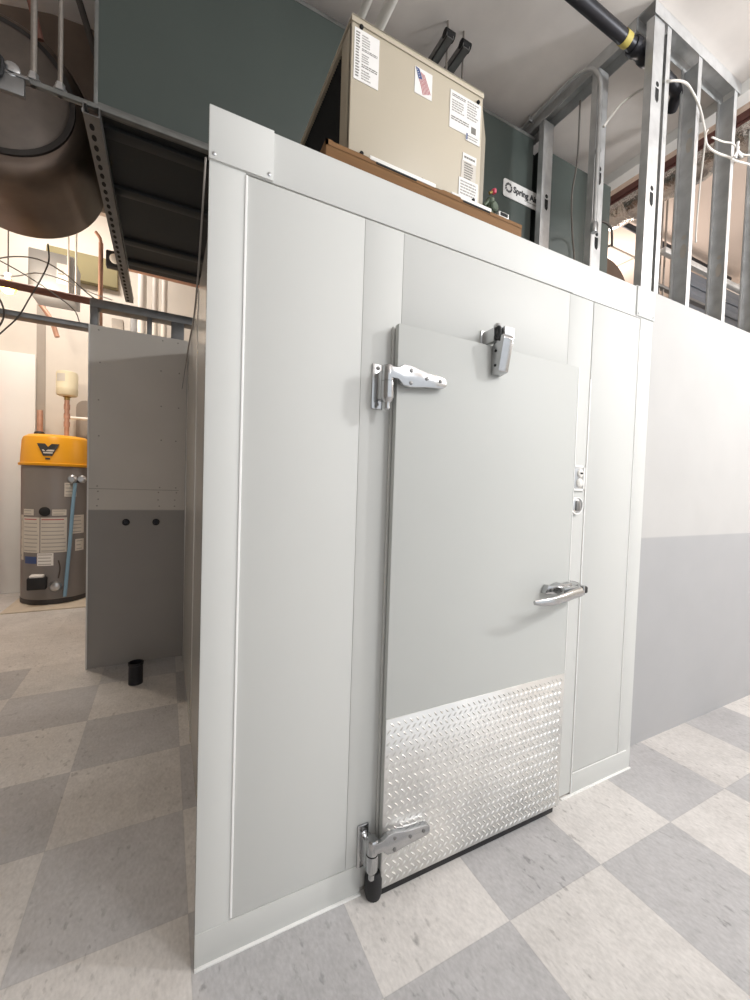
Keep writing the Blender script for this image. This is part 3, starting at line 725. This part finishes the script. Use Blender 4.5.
# brackets and white pipes between the ceiling and the beige unit
for i, (x, lab) in enumerate(((1.285, 'ceiling channel bracket directly behind the beige unit'), (1.40, 'ceiling channel bracket further from the maker plate pair, with its own rod'))):
    lab = ('dark ceiling bracket with a rod, above the middle sticker of the beige unit', 'dark ceiling bracket with a rod, above the corner of the beige unit')[i]
    t = thing('ceiling_bracket', (x, 0.8, 4.0), lab, 'bracket', 'hanging brackets above the beige unit')
    b = MB(); b.box(x - 0.024, x + 0.024, 0.68, 0.948, 3.985, 3.990); b.box(x - 0.024, x - 0.020, 0.68, 0.948, 3.985, 4.028); b.box(x + 0.020, x + 0.024, 0.68, 0.948, 3.985, 4.028)
    b.build('channel', 'galv_dull', t, smooth=0)
    MB().lathe((x + 0.005, 0.70, 4.02), [(0.024, -0.03), (0.024, 0.03)], 0, 14).build('roller', 'dark', t)
    MB().cyl((x + 0.03, 0.75, 3.45), (x + 0.03, 0.75, CZ), 0.006, 8).build('rod', 'rod', t)
for i, (x, lab) in enumerate(((0.815, 'pale pipe crossing the ceiling behind the beige unit, thinner of two'), (0.925, 'pale pipe crossing the ceiling behind the beige unit, thicker of two'))):
    MB().cyl((x, -0.4, 4.02), (x, 0.94, 4.02), 0.022 + 0.006 * i, 12).build('ceiling_pipe', 'white_pipe', None, label=lab, cat='pipe', group='pale pipes under the ceiling')

# ------------------------------------------------------------------ what shows between the studs
d = MB(); P = []
for k in range(41):
    t = k / 40; P.append((4.2, -0.6 + 3.0 * t, 4.55))
d.tube(P, 0.19, 26, 0, lambda t: 0.185 + 0.008 * math.sin(t * 95) + 0.01 * math.sin(t * 37 + 1))
d.build('foil_ceiling_duct', 'foil', None, smooth=0.4, label='crinkled silver foil duct running behind the wall studs', cat='duct')
for (x0, z0, w, m, lab, nm) in ((3.62, 4.22, 0.02, 'red_beam', 'thin red oxide steel beam above the foil duct', 'steel_beam'), (3.60, 4.42, 0.03, 'joist', 'dark toothed steel joist beneath the far ceiling', 'ceiling_joist')):
    b = MB(); b.box(x0 - w, x0 + w, -0.5, 2.4, z0 - 0.004, z0 + 0.02); b.box(x0 - 0.006, x0 + 0.006, -0.5, 2.4, z0 - 0.02, z0 + 0.06)
    if m == 'joist':
        for k in range(30): b.box(x0 - w, x0 + w, -0.4 + k * 0.09, -0.36 + k * 0.09, z0 - 0.03, z0)
    b.build(nm, m, None, label=lab, cat='beam')
MB().cyl((4.6, 2.0, 4.84), (7.6, 2.0, 4.84), 0.035, 12).build('sprinkler_pipe', 'black_pipe', None, label='dark pipe under the pinkish far ceiling, seen between the studs', cat='pipe')
for i, x in enumerate((4.87, 4.95, 5.09)):
    MB().cyl((x, 1.5, 3.4), (x, 1.5, 4.9), 0.011, 8).build('hanger_rod', 'rod', None, label=('thin rod beside the corner stud, first of three behind the foil duct', 'thin rod behind the foil duct, middle of three', 'thin rod behind the foil duct, third from the corner stud')[i], cat='rod', group='thin rods behind the foil duct')
tr = MB(); tr.box(4.6, 6.3, 1.47, 1.53, 3.83, 3.86, 0.003); tr.box(4.6, 6.3, 1.47, 1.53, 3.70, 3.74, 0.003)
tr.build('trapeze_rail', 'galv_dull', None, label='grey double rail hung on the thin rods low between the studs', cat='rail')
gr = MB()
for (a, b_, c_, d_) in ((5.3, 5.9, 2.42, 2.44), (5.3, 5.9, 2.86, 2.88), (5.3, 5.32, 2.42, 2.88), (5.88, 5.9, 2.42, 2.88)): gr.box(a, b_, c_, d_, 4.88, 4.90)
gr.build('ceiling_diffuser', 'wall_patch', None, label='square diffuser frame on the pinkish far ceiling', cat='ceiling vent')
MB().lathe((3.74, 0, 3.42), [(0.34, 1.35), (0.36, 1.36), (0.36, 1.4), (0.34, 1.41), (0.34, 1.9)], 1, 40).build('ceiling_duct', 'drum', None, label='brown round duct end at the far side of the green unit', cat='duct')
sh = MB()
for k in range(46): sh.box(6.2, 7.8, 1.9 + 0.012 * (k % 2), 1.95, k * 0.10, 0.092 + k * 0.10, 0.006)
sh.build('roller_shutter', 'shutter', None, label='blue grey slatted shutter low beyond the outermost stud', cat='shutter')
b = MB(); b.box(4.6, 7.6, 1.3, 1.36, 4.06, 4.12, 0.006); b.build('pipe_rail', 'galv', None, label='shiny horizontal rail in front of the slatted shutter', cat='rail')

# ------------------------------------------------------------------ behind the partition: framing
fr = thing('stud_header', (-0.2, 2.5, 2.602), 'grey steel header frame standing on top of the partition', 'wall frame')
b = MB(); b.box(-0.617, 0.9, 2.452, 2.562, 2.737, 2.80, 0.003); b.build('rail', 'galv_dull', fr)
for (x0, x1) in ((-0.617, -0.567), (-0.245, -0.212), (-0.075, 0.02)):
    MB().box(x0, x1, 2.455, 2.56, 2.602, 2.739, 0.002).build('post', 'galv_dull', fr)
b = MB(); b.box(-3.2, -0.622, 2.455, 2.56, 2.572, 2.607, 0.003)
b.build('header_rail', 'galv_dull', None, label='grey steel bar across the top of the open doorway', cat='header')

# ------------------------------------------------------------------ water heater
HC = (-1.243, 4.78); R = 0.33
wh = thing('water_heater', (HC[0], HC[1], 0.014), 'tall grey water heater with a yellow top cover behind the doorway', 'water heater')
def sth(px): return max(-1.45, min(1.45, math.asin(max(-1, min(1, (px - 52.2) / 34.5)))))
def zz_(py): return 1.936 - (py - 434) * 0.01129
def patch(b, px0, px1, py0, py1, rr, th=0.003):
    a0, a1 = sth(px0), sth(px1); z1, z0 = zz_(py0), zz_(py1)
    n = max(2, int((a1 - a0) / 0.12) + 1)
    O = []; I = []
    for k in range(n + 1):
        t = a0 + (a1 - a0) * k / n
        O.append((HC[0] + (rr + th) * math.sin(t), HC[1] - (rr + th) * math.cos(t))); I.append((HC[0] + (rr - 0.004) * math.sin(t), HC[1] - (rr - 0.004) * math.cos(t)))
    b.prism(O + I[::-1], 2, z0, z1)
MB().lathe((HC[0], HC[1], 0), [(R * 0.97, 0.06), (R, 0.072), (R, 1.58), (R * 0.98, 1.60)], 2, 56).build('tank', 'heater', wh)
MB().lathe((HC[0], HC[1], 0), [(R * 0.96, 0.014), (R + 0.006, 0.024), (R + 0.006, 0.070), (R * 0.97, 0.075)], 2, 48).build('base', 'heater_dark', wh)
cv = MB().lathe((HC[0], HC[1], 0), [(R + 0.022, 1.578), (R + 0.026, 1.584), (R + 0.026, 1.606), (R + 0.010, 1.612), (R - 0.004, 1.86), (R - 0.018, 1.905), (R - 0.06, 1.934), (0.05, 1.945)], 2, 56).build('top_cover', 'yellow', wh, label='yellow plastic top cover')
e = MB(); RR = R + 0.008
def cp(px, py, rr=RR):
    t = sth(px); return (HC[0] + rr * math.sin(t), HC[1] - rr * math.cos(t), zz_(py))
def slab(b, poly, rr, th):
    A = [b.bm.verts.new(cp(px, py, rr + th)) for px, py in poly]; B = [b.bm.verts.new(cp(px, py, rr - 0.01)) for px, py in poly]
    b.face(A); b.face(B[::-1])
    for i in range(len(poly)): b.face([A[i], B[i], B[(i + 1) % len(poly)], A[(i + 1) % len(poly)]])
slab(e, [(39.6, 444), (46.8, 444), (50, 447.3), (53.2, 444), (60, 444), (53.5, 456), (45.5, 456)], RR, 0.004)
slab(e, [(47.5, 457.8), (52, 457.8), (52, 459.6), (47.5, 459.6)], RR, 0.004)
e.use(1); slab(e, [(44.5, 449.8), (56, 449.8), (55, 451.4), (45.2, 451.4)], RR, 0.006)
slab(e, [(45.5, 452.3), (54.6, 452.3), (54, 453.6), (46, 453.6)], RR, 0.006)
e.build('emblem', ['ink', 'label_grey'], cv, smooth=0)
MB().lathe((HC[0] - 0.14, HC[1] - 0.15, 1.925), [(0.045, 0), (0.05, 0.02), (0.04, 0.04), (0.015, 0.045)], 2, 14).build('vent_cap', 'black_rubber', wh)
for (a, b_, c_, d_, m, n) in ((25, 36, 509, 515, 'label_grey', 2), (54, 67, 509, 515, 'label_grey', 2), (25, 42, 517, 552, 'label_grey', 9), (43, 67.5, 517, 552, 'label_grey', 9), (40, 55.5, 552.5, 565, 'label', 4), (65, 75.5, 482, 496, 'label_grey', 4), (71.5, 82, 515, 534, 'label_grey', 5), (75, 82, 540, 552, 'label_grey', 3), (27, 39, 556, 563, 'blue', 0), (21.6, 24.5, 515, 560, 'label_grey', 5)):
    p = MB(); patch(p, a, b_, c_, d_, R, 0.0025)
    p.use(1)
    for k in range(n):
        y = c_ + (d_ - c_) * (k + 0.4) / max(1, n)
        if k == 0 and n > 5: p.use(2)
        else: p.use(1)
        patch(p, a + 1, b_ - 1 - random.random() * 2, y, y + (d_ - c_) / n * 0.25, R, 0.0034)
    p.build('instruction_label', [m, 'ink_light', 'red'], wh)
p = MB(); a0 = sth(47); c0 = (HC[0] + R * math.sin(a0), HC[1] - R * math.cos(a0), zz_(511))
p.lathe(c0, [(0.052, 0.02), (0.052, -0.008), (0.045, -0.012)], 1, 20); p.build('port_cover', 'black_rubber', wh, label='black round port cover')
for px in (72, 80):
    c0 = cp(px, 478, R); p = MB(); p.lathe(c0, [(0.045, 0.03), (0.045, -0.02), (0.03, -0.035), (0.03, -0.06)], 1, 16); p.build('relief_fitting', 'zinc', wh)
t_ = [cp(px, py, R + 0.03) for px, py in ((73.3, 482), (71.5, 505), (69.5, 540), (67, 575), (65.5, 597))]
MB().tube(t_, 0.018, 10, 4).build('drain_tube', 'blue_tube', wh, label='pale blue drain tube down the front')
gv = MB(); c0 = cp(41, 580, R); gv.box(c0[0] - 0.085, c0[0] + 0.085, c0[1] - 0.09, c0[1] + 0.03, c0[2] - 0.085, c0[2] + 0.05, 0.012)
gv.use(1).box(c0[0] - 0.065, c0[0] + 0.06, c0[1] - 0.075, c0[1] + 0.02, c0[2] + 0.045, c0[2] + 0.075, 0.008)
gv.build('gas_valve', ['black_rubber', 'label'], wh, label='black gas control with a pale top')
c0 = cp(58, 586, R); MB().lathe(c0, [(0.055, 0.03), (0.06, -0.01), (0.045, -0.04), (0.02, -0.05)], 1, 16).build('drain_valve', 'zinc', wh)
MB().tube([cp(60, 560, R + 0.004), cp(61.5, 568, R + 0.012), cp(60, 578, R + 0.012)], 0.007, 6, 4).build('gas_line', 'dark_cable', wh)
pn = MB(); pn.box(-1.62, -0.80, 4.25, 5.20, 0.0, 0.014, 0.004); pn.build('concrete_pad', 'concrete', None, label='low pale pad under the water heater', cat='pad')
for (x0, x1, y, z0, z1, lab) in ((-1.437, 0, 4.9, 1.947, 2.24, 'bare copper pipe stub rising behind the yellow cover'),):
    MB().cyl((x0, y, z0), (x0, y, z1), 0.030, 12).build('copper_pipe', 'copper', None, label=lab, cat='pipe')
et = thing('expansion_tank', (-1.178, 4.9, 2.44), 'cream expansion tank on a copper pipe above the water heater', 'expansion tank')
MB().lathe((-1.178, 4.9, 0), [(0.07, 2.435), (0.10, 2.445), (0.108, 2.46), (0.110, 2.52), (0.1105, 2.525), (0.109, 2.53), (0.109, 2.70), (0.10, 2.725), (0.06, 2.738), (0.02, 2.742)], 2, 36).build('body', 'cream', et)
p = MB(); p.prism([(-1.178 + 0.111 * math.sin(t), 4.9 - 0.111 * math.cos(t)) for t in [-0.9 + 0.11 * k for k in range(9)]] + [(-1.178 + 0.106 * math.sin(t), 4.9 - 0.106 * math.cos(t)) for t in [-0.02 - 0.11 * k for k in range(9)]], 2, 2.60, 2.69)
p.build('label_sheet', 'label_grey', et)
MB().lathe((-1.178, 4.9, 0), [(0.022, 2.39), (0.03, 2.395), (0.03, 2.42), (0.05, 2.44)], 2, 12).build('fitting', 'brass', et)
MB().cyl((-1.178, 4.9, 1.947), (-1.178, 4.9, 2.40), 0.026, 12).build('riser', 'copper', et)
for zz in (2.10, 2.20, 2.31): MB().lathe((-1.178, 4.9, zz), [(0.032, -0.03), (0.032, 0.03)], 2, 12).build('coupling', 'copper', et)
MB().cyl((-1.14, 4.9, 2.185), (-0.55, 4.9, 2.185), 0.018, 10).build('white_pipe', 'white_pipe', None, label='thin white pipe branching off below the cream tank', cat='pipe')
p = MB(); rrect(p, -1.15, -0.55, 1.6, 2.47, 0.10, 5.288, 5.3); p.build('trim_8', 'wall_patch', **S)
p = MB(); p.box(-3.0, -1.555, 5.22, 5.27, 0.0, 2.96, 0.004); p.build('drywall_sheet', 'drywall', None, label='white drywall sheet standing against the back wall', cat='drywall sheet')
p = MB(); p.box(-2.20, -1.892, 5.16, 5.21, 0.0, 2.93, 0.004); p.build('orange_board', 'orange', None, label='orange board at the edge of the white drywall sheet', cat='board')

# floor pipe stub and two wall stubs
ps = thing('pipe_stub', (-0.268, 2.06, 0), 'short black pipe stub standing out of the floor by the partition', 'pipe stub')
MB().lathe((-0.268, 2.06, 0), [(0.046, 0.0), (0.046, 0.135), (0.050, 0.138), (0.050, 0.152), (0.042, 0.153), (0.042, 0.02)], 2, 24, False).build('pipe', 'black_pipe', ps)
MB().lathe((-0.268, 2.06, 0.06), [(0.0005, 0), (0.043, 0.0)], 2, 20, False).build('plug', 'dark', ps)
for x, lab in ((-0.368, 'small black pipe end in the partition, farther from the cooler'), (-0.161, 'small black pipe end in the partition, nearer the cooler')):
    q = MB().lathe((x, 2.44, 1.123), [(0.024, 0.008), (0.026, 0.0), (0.026, -0.004), (0.018, -0.012), (0.016, 0.006)], 1, 16).build('wall_pipe', 'black_pipe', None, label=lab, cat='pipe stub', group='black pipe ends in the partition')

# things overhead beyond the doorway
wl = thing('work_light', (-1.335, 3.4, 3.03), 'glowing bare bulb work light hanging past the doorway', 'lamp')
MB().lathe((-1.335, 3.4, 3.10), [(0.015, -0.075), (0.04, -0.062), (0.06, -0.02), (0.056, 0.012), (0.022, 0.04)], 2, 20).build('bulb', 'bulb', wl, label='lit warm bulb')
MB().lathe((-1.335, 3.4, 3.14), [(0.022, 0), (0.026, 0.01), (0.026, 0.06), (0.012, 0.07)], 2, 14).build('socket', 'white_metal', wl)
MB().cyl((-1.335, 3.4, 3.2), (-1.335, 3.4, 4.9), 0.005, 6).build('cord', 'dark_cable', wl)
MB().cyl((-2.4, 3.0, 2.985), (-0.655, 3.0, 2.962), 0.030, 12).build('ceiling_pipe', 'copper_ins', None, label='long reddish brown pipe crossing above the doorway in front of the bulb', cat='pipe')
gb = thing('hanging_cabinet', (-1.08, 3.75, 3.15), 'pale grey metal cabinet with a white notice hung on two rods', 'cabinet')
MB().box(-1.25, -0.905, 3.6, 3.95, 3.16, 3.56, 0.012).build('body', 'panel_grey', gb)
sticker(gb, -1.035 + 0.0, -0.955, 3.28, 3.465, textrows(.15, .85, .4, .7, 2, 1), y=3.589, name='notice')
MB().box(-1.235, -0.92, 3.590, 3.602, 3.175, 3.545, 0.004).build('door', 'panel_grey', gb)
for x in (-0.945, -0.885): MB().cyl((x, 3.578, 3.16), (x, 3.578, 4.9), 0.008, 8).build('rod', 'white_pipe', gb)
MB().tube([(-1.46, 4.6, 3.55), (-1.37, 4.6, 3.38), (-1.28, 4.6, 3.24), (-1.22, 4.6, 3.05)], 0.025, 10, 3).build('ceiling_pipe', 'copper', None, label='slanted copper pipe below the hanging cabinet', cat='pipe')
cv_ = MB(); cv_.cyl((-0.667, 3.4, 0.0), (-0.667, 3.4, 3.66), 0.019, 12)
cv_.tube([(-0.667, 3.4, 3.64), (-0.675, 3.4, 3.70), (-0.71, 3.4, 3.75)], 0.014, 10, 3)
cv_.build('copper_riser', 'copper', None, label='upright copper pipe beside the black ring fixture', cat='pipe')
jf = MB(); jf.box(-0.625, -0.50, 3.36, 3.44, 3.45, 3.60, 0.012); jf.use(1).lathe((-0.55, 3.355, 3.525), [(0.045, 0.01), (0.045, -0.004), (0.03, -0.01)], 1, 20)
jf.build('hanging_fixture', ['black_rubber', 'white_pipe'], None, label='black square fixture with a white round centre', cat='fixture')
for (x, r_, lab) in ((-0.365, 0.045, 'white vertical pipe nearest the slotted channel'), (-0.235, 0.035, 'white vertical pipe, middle of the three above the partition'), (-0.142, 0.035, 'white vertical pipe nearest the cooler above the partition')):
    MB().cyl((x, 4.2, 1.5), (x, 4.2, 4.9), r_, 14).build('vent_pipe', 'white_pipe', None, label=lab, cat='pipe', group='white pipes behind the partition')
MB().cyl((-0.52, 3.7, 3.62), (0.9, 3.7, 3.60), 0.030, 12).build('ceiling_pipe', 'copper', None, label='level copper pipe just under the back of the green unit', cat='pipe')
for i, (x, m, lab) in enumerate(((-0.63, 'wall_patch', 'grey duct section behind the copper riser'), (-0.44, 'galv_dull', 'grey steel post rising behind the header frame'))):
    MB().box(x - 0.06, x + 0.06, 4.5, 4.62, 0.0, 3.35 + 0.15 * i, 0.01).build('duct_post', m, None, label=lab, cat='post')
cable([(-1.25, 2.66, 2.99), (-1.10, 2.66, 3.06), (-0.95, 2.66, 3.075), (-0.80, 2.66, 3.01), (-0.66, 2.66, 2.90), (-0.54, 2.66, 2.83)], 0.0048, 'grey_cable', 'grey cable arching from above the bulb down to the header frame')
cable([(-1.25, 2.62, 3.02), (-1.10, 2.62, 2.96), (-0.98, 2.62, 2.90), (-0.86, 2.62, 2.83), (-0.74, 2.62, 2.74), (-0.70, 2.62, 2.64)], 0.0042, 'grey_cable', 'thin grey cable slanting past the bulb to the doorway bar')
cable([(-1.30, 2.70, 2.90), (-1.12, 2.70, 2.93), (-0.98, 2.70, 2.99), (-0.82, 2.70, 2.98), (-0.66, 2.70, 2.93), (-0.5, 2.70, 2.90)], 0.0042, 'white_cable', 'pale cable crossing in front of the hanging cabinet')
cable([(-0.86, 2.42, 3.10), (-0.855, 2.42, 2.98), (-0.90, 2.42, 2.84), (-0.96, 2.42, 2.70), (-1.02, 2.42, 2.56), (-1.09, 2.42, 2.46), (-1.15, 2.42, 2.38)], 0.0048, 'dark_cable', 'dark cable dropping from the drum to the doorway bar')
cable([(-1.20, 2.395, 2.72), (-1.12, 2.395, 2.66), (-1.09, 2.395, 2.55), (-1.13, 2.395, 2.44), (-1.22, 2.395, 2.36)], 0.0055, 'dark_cable', 'dark coil of cable looped over the doorway bar')
cable([(-0.010, -0.012, 2.36), (-0.014, 0.05, 2.20), (-0.016, 0.15, 2.09), (-0.016, 0.33, 2.035), (-0.014, 0.62, 2.06), (-0.005, 1.2, 2.12), (0.01, 2.40, 2.20)], 0.0028, 'grey_cable', 'thin wire drooping along the side of the cooler')

# ------------------------------------------------------------------ light
def area(name, loc, target, sx, sy, power, col):
    L = bpy.data.lights.new(name, 'AREA'); L.shape = 'RECTANGLE'; L.size = sx; L.size_y = sy; L.energy = power; L.color = col
    o = bpy.data.objects.new(name, L); COL.objects.link(o); o.location = loc
    o.rotation_euler = (Vector(target) - Vector(loc)).to_track_quat('-Z', 'Y').to_euler(); return o
def point(name, loc, power, col, r=0.1):
    L = bpy.data.lights.new(name, 'POINT'); L.energy = power; L.color = col; L.shadow_soft_size = r
    o = bpy.data.objects.new(name, L); COL.objects.link(o); o.location = loc; return o
point('work_lamp', (4.0, -2.1, 3.6), 225, (0.97, 0.985, 1.0), 0.13)
point('fill_light', (6.6, -2.4, 3.5), 110, (0.98, 0.99, 1.0), 0.3)  # unseen fill light added far off to the right
point('fill_light', (1.9, -2.8, 3.35), 105, (0.98, 0.99, 1.0), 0.3)  # unseen fill light added to brighten the ceiling and cooler front
point('bulb_light', (-1.335, 3.3, 3.02), 48, (1.0, 0.86, 0.70), 0.05)
area('back_room_fill', (-1.3, 3.9, 4.75), (-1.3, 5.3, 1.2), 0.9, 0.5, 58, (1.0, 0.93, 0.86))  # unseen fill added overhead to brighten the back room
point('far_room_light', (5.6, 2.8, 4.2), 90, (1.0, 0.90, 0.84), 0.3)
w = bpy.data.worlds.new('room_air'); scene.world = w; w.use_nodes = True
w.node_tree.nodes['Background'].inputs['Color'].default_value = (0.93, 0.96, 1.0, 1)
w.node_tree.nodes['Background'].inputs['Strength'].default_value = 1.15

# ------------------------------------------------------------------ camera
cam = bpy.data.cameras.new('camera'); co = bpy.data.objects.new('camera', cam); COL.objects.link(co)
cam.sensor_fit = 'HORIZONTAL'; cam.sensor_width = 36.0; cam.lens = 408.908 / 750 * 36.0
cam.clip_start = 0.02; cam.clip_end = 100
r2 = Vector((0.88989177, -0.45501095, 0.0325219)); u2 = Vector((-0.01424626, 0.0435377, 0.99895021)); fw = Vector((0.45594921, 0.88942088, -0.03226164))
mtx = Matrix((r2, u2, -fw)).transposed().to_4x4(); mtx.translation = (-0.09575, -1.27611, 1.46255)
co.matrix_world = mtx
scene.camera = co
vs = scene.view_settings
scene.display_settings.display_device = 'sRGB'
vs.view_transform = 'Standard'; vs.look = 'None'; vs.gamma = 1.0; vs.use_curve_mapping = False; vs.exposure = 0.07
scene.cycles.use_denoising = True
scene.cycles.max_bounces = 8
